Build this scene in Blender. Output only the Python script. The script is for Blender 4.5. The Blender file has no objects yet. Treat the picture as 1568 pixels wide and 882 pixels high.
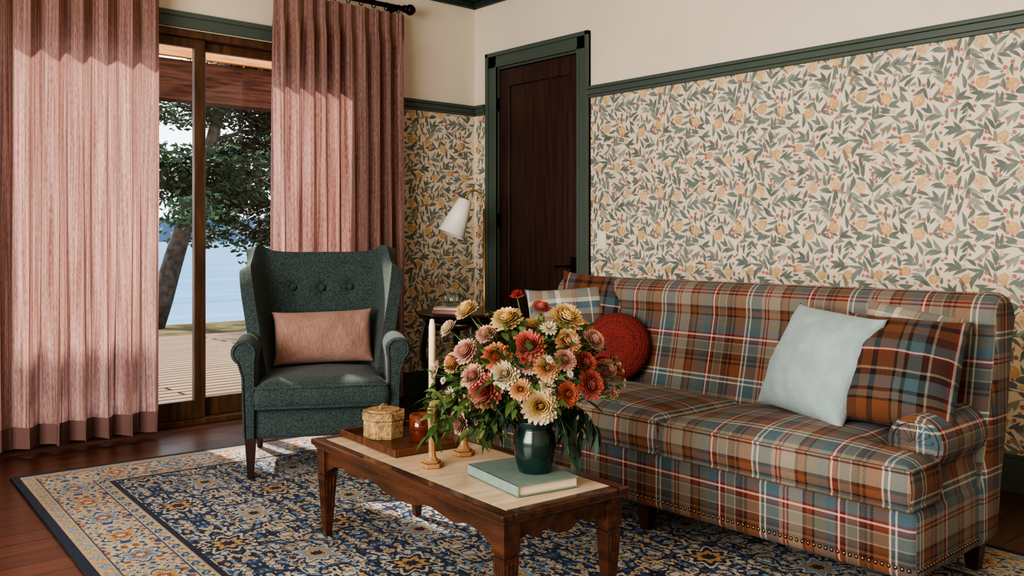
import bpy, bmesh, math, random
import numpy as np
from mathutils import Vector, Matrix, Euler, noise
random.seed(7); rng=np.random.default_rng(5)
S=bpy.context.scene
COL=S.collection
R=math.radians
# ------------------------------------------------------------------ materials
def newmat(name):
    m=bpy.data.materials.new(name); m.use_nodes=True
    nt=m.node_tree; b=nt.nodes['Principled BSDF']
    return m,nt,b
def c4(c): return (c[0],c[1],c[2],1)
def P(name,color,rough=.6,metal=0,var=.12,vs=6,bump=0,bs=60,stretch=(1,1,1),spec=None,coat=0,sheen=0,color2=None):
    m,nt,b=newmat(name); N=nt.nodes; L=nt.links
    tc=N.new('ShaderNodeTexCoord'); mp=N.new('ShaderNodeMapping'); mp.inputs['Scale'].default_value=stretch
    L.new(tc.outputs['Object'],mp.inputs['Vector'])
    nz=N.new('ShaderNodeTexNoise'); nz.inputs['Scale'].default_value=vs; nz.inputs['Detail'].default_value=5
    L.new(mp.outputs[0],nz.inputs['Vector'])
    rp=N.new('ShaderNodeValToRGB')
    c2=color2 or tuple(x*(1-var*1.6) for x in color); c1=tuple(min(1,x*(1+var)) for x in color) if not color2 else color
    rp.color_ramp.elements[0].position=.32; rp.color_ramp.elements[1].position=.68
    rp.color_ramp.elements[0].color=c4(c2); rp.color_ramp.elements[1].color=c4(c1)
    L.new(nz.outputs[0],rp.inputs[0]); L.new(rp.outputs[0],b.inputs['Base Color'])
    b.inputs['Roughness'].default_value=rough; b.inputs['Metallic'].default_value=metal
    if spec is not None: b.inputs['Specular IOR Level'].default_value=spec
    b.inputs['Coat Weight'].default_value=coat; b.inputs['Sheen Weight'].default_value=sheen
    if bump:
        n2=N.new('ShaderNodeTexNoise'); n2.inputs['Scale'].default_value=bs; n2.inputs['Detail'].default_value=3
        L.new(mp.outputs[0],n2.inputs['Vector'])
        bp=N.new('ShaderNodeBump'); bp.inputs['Strength'].default_value=bump; bp.inputs['Distance'].default_value=.01
        L.new(n2.outputs[0],bp.inputs['Height']); L.new(bp.outputs[0],b.inputs['Normal'])
    return m
def attrmat(name,attr='Col',rough=.8,sheen=0,trans=0,bump=0,bs=200):
    m,nt,b=newmat(name); N=nt.nodes; L=nt.links
    a=N.new('ShaderNodeAttribute'); a.attribute_name=attr
    L.new(a.outputs['Color'],b.inputs['Base Color']); b.inputs['Roughness'].default_value=rough
    b.inputs['Sheen Weight'].default_value=sheen; b.inputs['Specular IOR Level'].default_value=.2
    if bump:
        n2=N.new('ShaderNodeTexNoise'); n2.inputs['Scale'].default_value=bs
        bp=N.new('ShaderNodeBump'); bp.inputs['Strength'].default_value=bump; bp.inputs['Distance'].default_value=.01
        tc=N.new('ShaderNodeTexCoord'); L.new(tc.outputs['Object'],n2.inputs['Vector'])
        L.new(n2.outputs[0],bp.inputs['Height']); L.new(bp.outputs[0],b.inputs['Normal'])
    if trans:
        tr=N.new('ShaderNodeBsdfTranslucent'); mx=N.new('ShaderNodeMixShader'); mx.inputs[0].default_value=trans
        L.new(a.outputs['Color'],tr.inputs[0]); L.new(b.outputs[0],mx.inputs[1]); L.new(tr.outputs[0],mx.inputs[2])
        L.new(mx.outputs[0],N['Material Output'].inputs['Surface'])
    return m
def plaid(name,period,dark=1.0,seq=None,var=.25):
    m,nt,b=newmat(name); N=nt.nodes; L=nt.links
    tc=N.new('ShaderNodeTexCoord'); sp=N.new('ShaderNodeSeparateXYZ'); L.new(tc.outputs['UV'],sp.inputs[0])
    be=(.225,.20,.155); bl=(.065,.108,.128); ru=(.160,.064,.032); dk=(.020,.014,.014); rd=(.165,.019,.025); cr=(.48,.44,.36); gr=(.115,.11,.09); ld=(.065,.030,.023)
    if seq is None:
        seq=[(be,.11),(rd,.014),(be,.018),(rd,.014),(be,.03),(bl,.11),(cr,.014),(bl,.03),(cr,.014),(ru,.11),(dk,.02),(ru,.02),(dk,.02),(ld,.04),(be,.012),(gr,.07),(be,.014),(ld,.02),(rd,.02),(cr,.016),(rd,.02),(bl,.07),(gr,.09),(dk,.014),(ru,.05),(ld,.03)]
    else:
        D=dict(be=be,bl=bl,ru=ru,dk=dk,rd=rd,cr=cr,gr=gr,ld=ld); seq=[(D[a],w) for a,w in seq]
    tot=sum(w for _,w in seq)
    outs=[]
    for k,ax in enumerate(('X','Y')):
        ml=N.new('ShaderNodeMath'); ml.operation='MULTIPLY_ADD'; ml.inputs[1].default_value=1/period; ml.inputs[2].default_value=10.13+.41*k
        L.new(sp.outputs[ax],ml.inputs[0])
        fr=N.new('ShaderNodeMath'); fr.operation='FRACT'; L.new(ml.outputs[0],fr.inputs[0])
        rp=N.new('ShaderNodeValToRGB'); cr_=rp.color_ramp; cr_.interpolation='CONSTANT'
        p=0
        for i,(c,w) in enumerate(seq):
            e=cr_.elements[0] if i==0 else (cr_.elements[1] if i==1 else cr_.elements.new(p))
            e.position=p; e.color=(c[0]*dark,c[1]*dark,c[2]*dark,1); p+=w/tot
        L.new(fr.outputs[0],rp.inputs[0]); outs.append(rp)
    nz=N.new('ShaderNodeTexNoise'); nz.inputs['Scale'].default_value=420; nz.inputs['Detail'].default_value=1
    L.new(tc.outputs['UV'],nz.inputs['Vector'])
    mr=N.new('ShaderNodeMapRange'); mr.inputs[1].default_value=.3; mr.inputs[2].default_value=.7; mr.inputs[3].default_value=.2; mr.inputs[4].default_value=.8
    L.new(nz.outputs[0],mr.inputs[0])
    mx=N.new('ShaderNodeMix'); mx.data_type='RGBA'; L.new(mr.outputs[0],mx.inputs[0])
    L.new(outs[0].outputs[0],mx.inputs[6]); L.new(outs[1].outputs[0],mx.inputs[7])
    L.new(mx.outputs[2],b.inputs['Base Color']); b.inputs['Roughness'].default_value=.9
    b.inputs['Sheen Weight'].default_value=.08; b.inputs['Specular IOR Level'].default_value=.15
    bp=N.new('ShaderNodeBump'); bp.inputs['Strength'].default_value=.25; bp.inputs['Distance'].default_value=.004
    L.new(nz.outputs[0],bp.inputs['Height']); L.new(bp.outputs[0],b.inputs['Normal'])
    return m
def curtain_mat():
    m,nt,b=newmat('curtain_linen'); N=nt.nodes; L=nt.links
    tc=N.new('ShaderNodeTexCoord')
    def streak(sx,sz,det):
        mp=N.new('ShaderNodeMapping'); mp.inputs['Scale'].default_value=(sx,sz,1); L.new(tc.outputs['UV'],mp.inputs[0])
        n=N.new('ShaderNodeTexNoise'); n.inputs['Scale'].default_value=1; n.inputs['Detail'].default_value=det; L.new(mp.outputs[0],n.inputs[0]); return n
    a=streak(95,1.4,3); c=streak(300,30,2)
    ad=N.new('ShaderNodeMath'); ad.operation='MULTIPLY_ADD'; ad.inputs[1].default_value=.62; L.new(a.outputs[0],ad.inputs[0])
    m2=N.new('ShaderNodeMath'); m2.operation='MULTIPLY'; m2.inputs[1].default_value=.38; L.new(c.outputs[0],m2.inputs[0]); L.new(m2.outputs[0],ad.inputs[2])
    rp=N.new('ShaderNodeValToRGB'); e=rp.color_ramp.elements; e[0].position=.36; e[1].position=.64
    e[0].color=(.235,.118,.102,1); e[1].color=(.60,.385,.335,1); L.new(ad.outputs[0],rp.inputs[0])
    sp=N.new('ShaderNodeSeparateXYZ'); L.new(tc.outputs['Object'],sp.inputs[0])
    gt=N.new('ShaderNodeMath'); gt.operation='GREATER_THAN'; gt.inputs[1].default_value=.15; L.new(sp.outputs['Z'],gt.inputs[0])
    mr=N.new('ShaderNodeMapRange'); mr.inputs[3].default_value=.12; mr.inputs[4].default_value=.52; L.new(gt.outputs[0],mr.inputs[0])
    hm=N.new('ShaderNodeMix'); hm.data_type='RGBA'; L.new(gt.outputs[0],hm.inputs[0]); hm.inputs[6].default_value=(.17,.095,.082,1); L.new(rp.outputs[0],hm.inputs[7])
    tr=N.new('ShaderNodeBsdfTranslucent'); L.new(hm.outputs[2],tr.inputs[0]); L.new(hm.outputs[2],b.inputs['Base Color'])
    b.inputs['Roughness'].default_value=.9
    mx=N.new('ShaderNodeMixShader'); L.new(mr.outputs[0],mx.inputs[0]); L.new(b.outputs[0],mx.inputs[1]); L.new(tr.outputs[0],mx.inputs[2])
    L.new(mx.outputs[0],N['Material Output'].inputs['Surface'])
    return m
def glass_mat(name,tint=(1,1,1),g=.06):
    m,nt,b=newmat(name); N=nt.nodes; L=nt.links
    t=N.new('ShaderNodeBsdfTransparent'); t.inputs[0].default_value=c4(tint)
    gl=N.new('ShaderNodeBsdfGlossy'); gl.inputs['Roughness'].default_value=.02
    mx=N.new('ShaderNodeMixShader'); mx.inputs[0].default_value=g
    L.new(t.outputs[0],mx.inputs[1]); L.new(gl.outputs[0],mx.inputs[2]); L.new(mx.outputs[0],N['Material Output'].inputs['Surface'])
    return m
def plank_mat(name,c1,c2,mortar,bw,rh,rough,rot=0,msize=.004,grain=1.0,coat=0,spec=.5):
    m,nt,b=newmat(name); N=nt.nodes; L=nt.links
    tc=N.new('ShaderNodeTexCoord'); mp=N.new('ShaderNodeMapping'); mp.inputs['Rotation'].default_value=(0,0,rot); L.new(tc.outputs['Object'],mp.inputs[0])
    br=N.new('ShaderNodeTexBrick'); br.inputs['Scale'].default_value=1; br.inputs['Brick Width'].default_value=bw; br.inputs['Row Height'].default_value=rh
    br.inputs['Mortar Size'].default_value=msize; br.inputs['Color1'].default_value=c4(c1); br.inputs['Color2'].default_value=c4(c2); br.inputs['Mortar'].default_value=c4(mortar)
    L.new(mp.outputs[0],br.inputs['Vector'])
    m2=N.new('ShaderNodeMapping'); m2.inputs['Scale'].default_value=(1.5,28,1); L.new(mp.outputs[0],m2.inputs[0])
    nz=N.new('ShaderNodeTexNoise'); nz.inputs['Scale'].default_value=2.5; nz.inputs['Detail'].default_value=6; L.new(m2.outputs[0],nz.inputs[0])
    rp=N.new('ShaderNodeValToRGB'); rp.color_ramp.elements[0].color=(.55,.5,.5,1); rp.color_ramp.elements[1].color=(1.25,1.25,1.25,1)
    rp.color_ramp.elements[0].position=.3; rp.color_ramp.elements[1].position=.7; L.new(nz.outputs[0],rp.inputs[0])
    mx=N.new('ShaderNodeMix'); mx.data_type='RGBA'; mx.blend_type='MULTIPLY'; mx.inputs[0].default_value=grain
    L.new(br.outputs['Color'],mx.inputs[6]); L.new(rp.outputs[0],mx.inputs[7]); L.new(mx.outputs[2],b.inputs['Base Color'])
    b.inputs['Roughness'].default_value=rough; b.inputs['Coat Weight'].default_value=coat; b.inputs['Coat Roughness'].default_value=.25; b.inputs['Specular IOR Level'].default_value=spec
    return m
def tweed():
    m,nt,b=newmat('chair_teal_tweed'); N=nt.nodes; L=nt.links
    tc=N.new('ShaderNodeTexCoord'); v=N.new('ShaderNodeTexVoronoi'); v.inputs['Scale'].default_value=280; L.new(tc.outputs['Object'],v.inputs[0])
    sp=N.new('ShaderNodeSeparateColor'); L.new(v.outputs['Color'],sp.inputs[0])
    rp=N.new('ShaderNodeValToRGB'); e=rp.color_ramp.elements; e[0].color=(.024,.038,.039,1); e[1].color=(.068,.094,.092,1); e[0].position=.1; e[1].position=.95
    L.new(sp.outputs[0],rp.inputs[0]); L.new(rp.outputs[0],b.inputs['Base Color']); b.inputs['Roughness'].default_value=.95; b.inputs['Specular IOR Level'].default_value=.15; b.inputs['Sheen Weight'].default_value=.12
    bp=N.new('ShaderNodeBump'); bp.invert=True; bp.inputs['Strength'].default_value=.3; bp.inputs['Distance'].default_value=.004
    L.new(v.outputs['Distance'],bp.inputs['Height']); L.new(bp.outputs[0],b.inputs['Normal']); return m
M={}
M['cream']=P('wall_cream_paint',(.74,.665,.55),.85,var=.02,vs=2)
M['paper']=P('wallpaper_ground',(.76,.675,.53),.8,var=.03,vs=3)
M['wp_leaf']=P('wallpaper_leaf',(.19,.225,.20),.8,var=.2,vs=9)
M['wp_leaf2']=P('wallpaper_leaf_light',(.32,.34,.29),.8,var=.2,vs=9)
M['wp_fruit']=P('wallpaper_fruit',(.66,.43,.21),.8,var=.12,vs=20)
M['wp_fruit2']=P('wallpaper_fruit_pale',(.71,.52,.32),.8,var=.12,vs=20)
M['wp_red']=P('wallpaper_berry',(.50,.22,.16),.8,var=.15,vs=20)
M['wp_stem']=P('wallpaper_stem',(.38,.33,.24),.8,var=.1)
M['trim']=P('trim_green_paint',(.085,.115,.098),.45,var=.04,vs=3)
M['crown']=P('crown_dark_green',(.030,.05,.045),.5,var=.05)
M['floor']=plank_mat('floor_wood',(.125,.050,.027),(.085,.034,.019),(.02,.008,.005),1.9,.13,.30,0,coat=.3)
M['deck']=plank_mat('deck_boards',(.225,.165,.12),(.185,.135,.10),(.04,.028,.02),3.5,.14,1.0,0,.016,.4,spec=.0)
M['soffit']=P('fascia_orange_cedar',(.55,.22,.06),.6,var=.2,vs=3,stretch=(1,12,12))
M['beam']=P('porch_beam_wood',(.080,.030,.018),.8,var=.35,vs=3,stretch=(1,12,12),spec=.1)
M['doorwood']=P('door_dark_wood',(.052,.025,.019),.42,var=.25,vs=2.5,stretch=(14,14,1),coat=.15)
M['frame']=P('sliding_door_wood',(.11,.055,.026),.45,var=.3,vs=3,stretch=(10,10,1.2))
M['black']=P('black_iron',(.012,.011,.012),.4,.6,var=.05)
M['brass']=P('brass',(.72,.48,.18),.28,1,var=.06)
M['nail']=P('bronze_nailhead',(.28,.17,.09),.35,1,var=.06)
M['shade']=P('lamp_shade_white',(.84,.81,.75),.5,var=.02)
M['teal']=tweed()
M['pink']=P('pillow_dusty_pink',(.30,.175,.14),.9,var=.16,vs=30,stretch=(6,6,.6),bump=.3,bs=40,sheen=.15)
M['mahog']=P('table_mahogany',(.090,.032,.014),.26,var=.4,vs=3,stretch=(10,1.2,10),coat=.4,color2=(.032,.012,.006))
M['marble']=P('travertine_inset',(.66,.53,.385),.3,vs=4,stretch=(1.5,6,1),color2=(.46,.34,.225))
M['darkwood']=P('dark_walnut',(.030,.012,.008),.35,var=.3,vs=5,coat=.2)
M['traywood']=P('tray_wood',(.10,.036,.018),.35,var=.3,vs=6,stretch=(1,8,1))
M['candlewood']=P('candlestick_oak',(.34,.18,.08),.45,var=.2,vs=8,stretch=(6,6,1))
M['wax']=P('ivory_wax',(.76,.66,.44),.5,var=.03)
M['amber']=P('amber_glass',(.14,.026,.008),.08,var=.4,vs=8,spec=.8)
M['rattan']=P('rattan_weave',(.38,.25,.115),.7,var=.3,vs=60,bump=.8,bs=160)
M['vase']=P('vase_green_glaze',(.010,.034,.031),.22,var=.3,vs=10,coat=.4)
M['book']=P('book_sage_cloth',(.18,.25,.22),.8,var=.06,vs=30,bump=.2,bs=300)
M['pages']=P('book_pages',(.62,.55,.42),.8,var=.1,vs=4,stretch=(1,1,90))
M['bookpink']=P('book_pink',(.60,.32,.30),.7,var=.05)
M['blue']=P('pillow_ice_blue',(.27,.35,.36),.9,var=.08,vs=14,bump=.35,bs=160,sheen=.15)
M['white']=P('switch_white',(.82,.78,.7),.4,var=.01)
M['curtain']=curtain_mat()
M['glass']=glass_mat('window_glass',g=.03)
M['cupglass']=glass_mat('cup_glass',(.9,.95,.92),.18)
M['plaid']=plaid('sofa_plaid',.46)
M['plaid2']=plaid('pillow_plaid',.36,.85,[('ru',.13),('dk',.02),('gr',.05),('dk',.03),('bl',.10),('dk',.05),('be',.02),('ld',.12),('rd',.02),('cr',.015),('bl',.09),('ld',.08),('ru',.08),('dk',.05)])
M['plaid3']=plaid('pillow_plaid_light',.30,1.15,[('be',.16),('rd',.015),('be',.02),('rd',.015),('bl',.16),('cr',.02),('bl',.08),('ru',.07),('dk',.012),('be',.08),('bl',.09),('cr',.06)])
M['stemg']=P('stem_green',(.10,.17,.05),.6,var=.2)
M['leafm']=attrmat('foliage','Col',.5,0,.25)
M['treeleaf']=attrmat('tree_foliage','Col',.6,0,.15)
M['petal']=attrmat('petals','Col',.6,.1,.25)
M['rug']=attrmat('rug_wool','Col',.95,.05,0,.3,300)
M['bark']=P('bark',(.055,.038,.028),.9,var=.4,vs=12,bump=.8,bs=20)
M['grass']=P('grass_dry',(.11,.095,.055),1,var=.35,vs=2,spec=0)
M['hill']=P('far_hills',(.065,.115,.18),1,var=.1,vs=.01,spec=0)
M['water']=P('lake_water',(.105,.19,.29),1,var=.12,vs=.05,stretch=(1,8,1),spec=0)
M['wick']=P('wick',(.05,.04,.03),.9)
def redcrochet():
    m,nt,b=newmat('pillow_red_crochet'); N=nt.nodes; L=nt.links
    tc=N.new('ShaderNodeTexCoord'); v=N.new('ShaderNodeTexVoronoi'); v.inputs['Scale'].default_value=85; v.inputs['Randomness'].default_value=.35; L.new(tc.outputs['Object'],v.inputs[0])
    rp=N.new('ShaderNodeValToRGB'); rp.color_ramp.elements[0].color=(.27,.035,.028,1); rp.color_ramp.elements[1].color=(.09,.010,.009,1); rp.color_ramp.elements[1].position=.75
    L.new(v.outputs['Distance'],rp.inputs[0]); L.new(rp.outputs[0],b.inputs['Base Color']); b.inputs['Roughness'].default_value=.9
    bp=N.new('ShaderNodeBump'); bp.invert=True; bp.inputs['Strength'].default_value=.6; bp.inputs['Distance'].default_value=.008
    L.new(v.outputs['Distance'],bp.inputs['Height']); L.new(bp.outputs[0],b.inputs['Normal']); return m
M['red']=redcrochet()
# ------------------------------------------------------------------ mesh helpers
class MB:
    def __init__(s): s.V=[];s.F=[];s.I=[];s.mats=[]
    def mi(s,mat):
        if mat not in s.mats: s.mats.append(mat)
        return s.mats.index(mat)
    def add(s,V,F,mat,mtx=None):
        o=len(s.V); k=s.mi(mat)
        if mtx is not None: V=[tuple(mtx@Vector(v)) for v in V]
        s.V+= [tuple(v) for v in V]
        for f in F: s.F.append([i+o for i in f]); s.I.append(k)
    def box(s,x0,x1,y0,y1,z0,z1,mat,mtx=None):
        V=[(x0,y0,z0),(x1,y0,z0),(x1,y1,z0),(x0,y1,z0),(x0,y0,z1),(x1,y0,z1),(x1,y1,z1),(x0,y1,z1)]
        s.add(V,[(3,2,1,0),(4,5,6,7),(0,1,5,4),(1,2,6,5),(2,3,7,6),(3,0,4,7)],mat,mtx)
    def lathe(s,prof,mat,seg=32,mtx=None,cap=True):
        V=[];F=[]
        for r,z in prof:
            for i in range(seg):
                a=2*math.pi*i/seg; V.append((r*math.cos(a),r*math.sin(a),z))
        for j in range(len(prof)-1):
            for i in range(seg):
                n=(i+1)%seg; F.append((j*seg+i,j*seg+n,(j+1)*seg+n,(j+1)*seg+i))
        if cap:
            F.append(tuple(range(seg))[::-1]); F.append(tuple((len(prof)-1)*seg+i for i in range(seg)))
        s.add(V,F,mat,mtx)
    def prism(s,pts,a0,a1,mat,axis='y',mtx=None):
        n=len(pts)
        def q(p,a):
            return {'y':(p[0],a,p[1]),'x':(a,p[0],p[1]),'z':(p[0],p[1],a)}[axis]
        V=[q(p,a0) for p in pts]+[q(p,a1) for p in pts]
        F=[tuple(range(n))[::-1],tuple(range(n,2*n))]
        for i in range(n): F.append((i,(i+1)%n,n+(i+1)%n,n+i))
        s.add(V,F,mat,mtx)
    def tube(s,pts,r,mat,seg=8,mtx=None):
        pts=[Vector(p) for p in pts]; n=len(pts); rs=r if isinstance(r,(list,tuple)) else [r]*n
        V=[];F=[]; up=Vector((0,0,1)); prev=None
        for i,p in enumerate(pts):
            d=(pts[min(i+1,n-1)]-pts[max(i-1,0)]).normalized()
            if prev is None:
                a=d.orthogonal().normalized()
            else:
                a=(prev-d*prev.dot(d)); a=a.normalized() if a.length>1e-6 else d.orthogonal().normalized()
            prev=a; b=d.cross(a)
            for k in range(seg):
                t=2*math.pi*k/seg; V.append(tuple(p+(a*math.cos(t)+b*math.sin(t))*rs[i]))
        for i in range(n-1):
            for k in range(seg):
                m=(k+1)%seg; F.append((i*seg+k,i*seg+m,(i+1)*seg+m,(i+1)*seg+k))
        F.append(tuple(range(seg))[::-1]); F.append(tuple((n-1)*seg+i for i in range(seg)))
        s.add(V,F,mat,mtx)
    def build(s,name,parent=None,loc=(0,0,0),rot=(0,0,0),smooth=False,bevel=0,bseg=3,subsurf=0,boxuv=False,fixn=True):
        me=bpy.data.meshes.new(name); me.from_pydata(s.V,[],s.F)
        for m in s.mats: me.materials.append(m)
        me.polygons.foreach_set('material_index',s.I); me.update()
        if fixn:
            bm=bmesh.new(); bm.from_mesh(me); bmesh.ops.recalc_face_normals(bm,faces=bm.faces); bm.to_mesh(me); bm.free()
        if smooth: me.polygons.foreach_set('use_smooth',[True]*len(me.polygons))
        o=bpy.data.objects.new(name,me); COL.objects.link(o); o.location=loc; o.rotation_euler=rot
        if parent: o.parent=parent
        if bevel:
            b=o.modifiers.new('bevel','BEVEL'); b.width=bevel; b.segments=bseg; b.limit_method='ANGLE'; b.angle_limit=R(35)
        if subsurf:
            q=o.modifiers.new('sub','SUBSURF'); q.levels=subsurf; q.render_levels=subsurf
        if boxuv: box_uv(o)
        return o
def apply_mods(o):
    dg=bpy.context.evaluated_depsgraph_get(); ev=o.evaluated_get(dg)
    me=bpy.data.meshes.new_from_object(ev); o.modifiers.clear(); o.data=me
def box_uv(o,off=(0,0,0)):
    if o.modifiers: apply_mods(o)
    me=o.data
    if not me.uv_layers: me.uv_layers.new(name='UVMap')
    uv=me.uv_layers[0].data
    for p in me.polygons:
        n=p.normal; ax=max(range(3),key=lambda i:abs(n[i]))
        for li in p.loop_indices:
            c=me.vertices[me.loops[li].vertex_index].co
            if ax==2: uv[li].uv=(c.x+off[0],c.y+off[1])
            elif ax==0: uv[li].uv=(c.z+off[2],c.y+off[1])
            else: uv[li].uv=(c.x+off[0],c.z+off[2])
def empty(name,loc=(0,0,0),rot=(0,0,0)):
    e=bpy.data.objects.new(name,None); COL.objects.link(e); e.location=loc; e.rotation_euler=rot; e.empty_display_size=.1; return e
# ------------------------------------------------------------------ room shell
XL,YB,H=-6.8,-7.2,3.08
b=MB(); b.box(XL-.15,.15,YB-.15,.15,-.12,0,M['floor']); b.build('floor')
b=MB(); b.box(XL-.15,.15,YB-.15,.15,H,H+.12,M['cream']); b.build('ceiling')
def leafpoly(x,z,ang,L,w,bend=0):
    pr=[0,.18,.42,.68,1]; wd=[.0,.75,1,.7,0]
    up=[];dn=[]
    for t,q in zip(pr,wd):
        px=L*t; py=bend*L*math.sin(math.pi*t)
        up.append((px,py+w/2*q)); dn.append((px,py-w/2*q))
    pts=[up[0]]+up[1:-1]+[up[-1]]+dn[1:-1][::-1]
    ca,sa=math.cos(ang),math.sin(ang)
    return [(x+ca*a-sa*c,z+sa*a+ca*c) for a,c in pts]
def circ(x,z,r,n=12,ph=0): return [(x+r*math.cos(2*math.pi*i/n+ph),z+r*math.sin(2*math.pi*i/n+ph)) for i in range(n)]
TW,TH=.54,.60
tile=[]; occ=[]
def tdist(a,c):
    dx=abs(a[0]-c[0]); dx=min(dx%TW,TW-dx%TW); dz=abs(a[1]-c[1]); dz=min(dz%TH,TH-dz%TH); return math.hypot(dx,dz)
def free(pts,rr): return all(tdist(p,q)>rr+qr for p in pts for q,qr in occ)
rd=random.Random(3)
fr=[]
for i in range(4):
    for j in range(3):
        x=(i+.5+(.5 if j%2 else 0))*TW/4+rd.uniform(-.02,.02); z=(j+.5)*TH/3+rd.uniform(-.03,.03)
        fr.append((x,z))
for k,(x,z) in enumerate(fr):
    r=[.029,.022,.027][k%3]
    tile.append((circ(x,z,r,14),'wp_fruit' if k%3 else 'wp_fruit2',.0016))
    a=rd.uniform(0,6.28)
    for da in (-.5,0,.5):
        tile.append((leafpoly(x+r*.8*math.cos(a),z+r*.8*math.sin(a),a+da,.017,.007),'wp_red' if k%2 else 'wp_fruit',.0019))
    for q in range(3): tile.append((circ(x+r*.4*math.cos(a+q*2.1),z+r*.4*math.sin(a+q*2.1),r*.22,7),'wp_fruit2' if k%3 else 'wp_fruit',.0019))
    occ.append(((x,z),r*.85))
def tryleaf(x,z,a,L,w,m,be=0,rr=.0066):
    ts=[.18,.4,.65,.9]; pts=[(x+L*t*math.cos(a),z+L*t*math.sin(a)) for t in ts]
    if free(pts,rr):
        tile.append((leafpoly(x,z,a,L,w,be),m,.0012)); new.extend([(p,rr) for p in pts]); return True
    return False
for k in range(260):
    new=[]
    x,z=rd.uniform(0,TW),rd.uniform(0,TH); a0=rd.uniform(0,6.28); cur=rd.uniform(-5,5); n=rd.randint(3,6)
    st=[(x,z)]; a=a0
    good=0
    for i in range(n):
        x+=.023*math.cos(a); z+=.023*math.sin(a); a+=cur*.023; st.append((x,z))
        for sg in ((1,-1) if i%2==0 else (-1,)):
            L=rd.uniform(.050,.074)
            if tryleaf(x,z,a+sg*rd.uniform(.55,.85),L,rd.uniform(.0155,.020),'wp_leaf' if rd.random()<.85 else 'wp_leaf2',sg*-.08): good+=1
    if good>=2:
        if rd.random()<.8: tryleaf(x,z,a,.06,.02,'wp_leaf')
        for i in range(len(st)-1):
            (x0,z0),(x1,z1)=st[i],st[i+1]; d=math.hypot(x1-x0,z1-z0); nx,nz=-(z1-z0)/d*.0016,(x1-x0)/d*.0016
            tile.append(([(x0+nx,z0+nz),(x1+nx,z1+nz),(x1-nx,z1-nz),(x0-nx,z0-nz)],'wp_stem',.0006))
    occ+=new
for k in range(1300):
    new=[]; tryleaf(rd.uniform(0,TW),rd.uniform(0,TH),rd.uniform(0,6.28),rd.uniform(.030,.056),rd.uniform(.012,.016),'wp_leaf' if rd.random()<.7 else 'wp_leaf2',rd.uniform(-.08,.08),.0062); occ+=new
for k in range(900):
    x,z=rd.uniform(0,TW),rd.uniform(0,TH); r=rd.uniform(.0065,.0105)
    if free([(x,z)],r*.7):
        tile.append((circ(x,z,r,8),'wp_red' if rd.random()<.7 else 'wp_fruit2',.0014)); occ.append(((x,z),r))
tile=[(p,m,h+i*1.2e-6*(1 if i<700 else 0)+ (i%97)*4e-6) for i,(p,m,h) in enumerate(tile)]
WS=1.10
def paper(mb,x0,x1,z0,z1,fn,ox=0,mg=.02):
    for i in range(int(x0/(TW*WS))-2,int(x1/(TW*WS))+3):
        for j in range(-1,int(z1/(TH*WS))+2):
            for pts,m,h in tile:
                q=[((p[0]+i*TW)*WS+ox,(p[1]+j*TH)*WS) for p in pts]
                if min(p[0] for p in q)<x0-mg or max(p[0] for p in q)>x1+mg or min(p[1] for p in q)<z0-mg or max(p[1] for p in q)>z1+mg: continue
                mb.add([fn(p[0],p[1],h) for p in q],[tuple(range(len(q)))],M[m])
PR=2.14
b=MB()
def rw(y0,y1,z0,z1,m): b.box(0,.15,y0,y1,z0,z1,M[m])
rw(YB,-1.15,0,PR,'paper'); rw(YB,-1.15,PR,H,'cream'); rw(-1.15,-.27,2.46,H,'cream'); rw(-.27,0,0,PR,'paper'); rw(-.27,0,PR,H,'cream')
paper(b,-6.4,-1.24,.14,PR,lambda p,q,h:(-h,p,q),mg=.04)
paper(b,-.14,0,.14,PR,lambda p,q,h:(-h,p,q),mg=.0)
b.build('wall_right',fixn=False)
b=MB()
def ww(x0,x1,z0,z1,m): b.box(x0,x1,0,.15,z0,z1,M[m])
ww(-1.1,.15,0,PR,'paper'); ww(-1.1,.15,PR,H,'cream'); ww(-3.4,-1.1,2.45,H,'cream'); ww(XL,-3.4,0,PR,'paper'); ww(XL,-3.4,PR,H,'cream')
paper(b,-1.0,0,.14,PR,lambda p,q,h:(p,-h,q),ox=.2,mg=.0)
paper(b,-5.4,-3.5,.14,PR,lambda p,q,h:(p,-h,q),ox=.2,mg=.0)
b.build('wall_window',fixn=False)
b=MB(); b.box(XL-.15,XL,YB,-5.9,0,H,M['cream']); b.box(XL-.15,XL,-2.3,0,0,H,M['cream']); b.box(XL-.15,XL,-5.9,-2.3,0,.5,M['cream']); b.box(XL-.15,XL,-5.9,-2.3,2.6,H,M['cream']); b.build('wall_left')  # opening made for the added, unseen fill window
b=MB(); b.box(XL,.15,YB-.15,YB,0,H,M['cream']); b.build('wall_back')
b=MB()
for y in (-5.9,-4.72,-3.54,-2.36): b.box(XL-.1,XL-.03,y,y+.06,.5,2.6,M['frame'])
b.box(XL-.1,XL-.03,-5.9,-2.3,.5,.56,M['frame']); b.box(XL-.1,XL-.03,-5.9,-2.3,2.54,2.6,M['frame']); b.build('fill_window_frame')  # unseen window frame, added around the fill lamp
def railprof(mb,fn,a0,a1):
    for (o,z0,z1) in ((.022,2.115,2.135),(.03,2.135,2.17),(.042,2.17,2.185),(.034,2.185,2.193)): fn(mb,a0,a1,o,z0,z1)
fr_=lambda mb,a0,a1,o,z0,z1: mb.box(-o,0,a0,a1,z0,z1,M['trim'])
fw_=lambda mb,a0,a1,o,z0,z1: mb.box(a0,a1,-o,0,z0,z1,M['trim'])
b=MB(); railprof(b,fr_,YB,-1.245); b.build('trim_1',bevel=.003)
b=MB(); railprof(b,fr_,-.145,-.042); b.build('trim_2')
b=MB(); railprof(b,fw_,-1.0,0); b.build('trim_3',bevel=.003)
b=MB(); railprof(b,fw_,XL,-3.5); b.build('trim_4')
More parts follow.
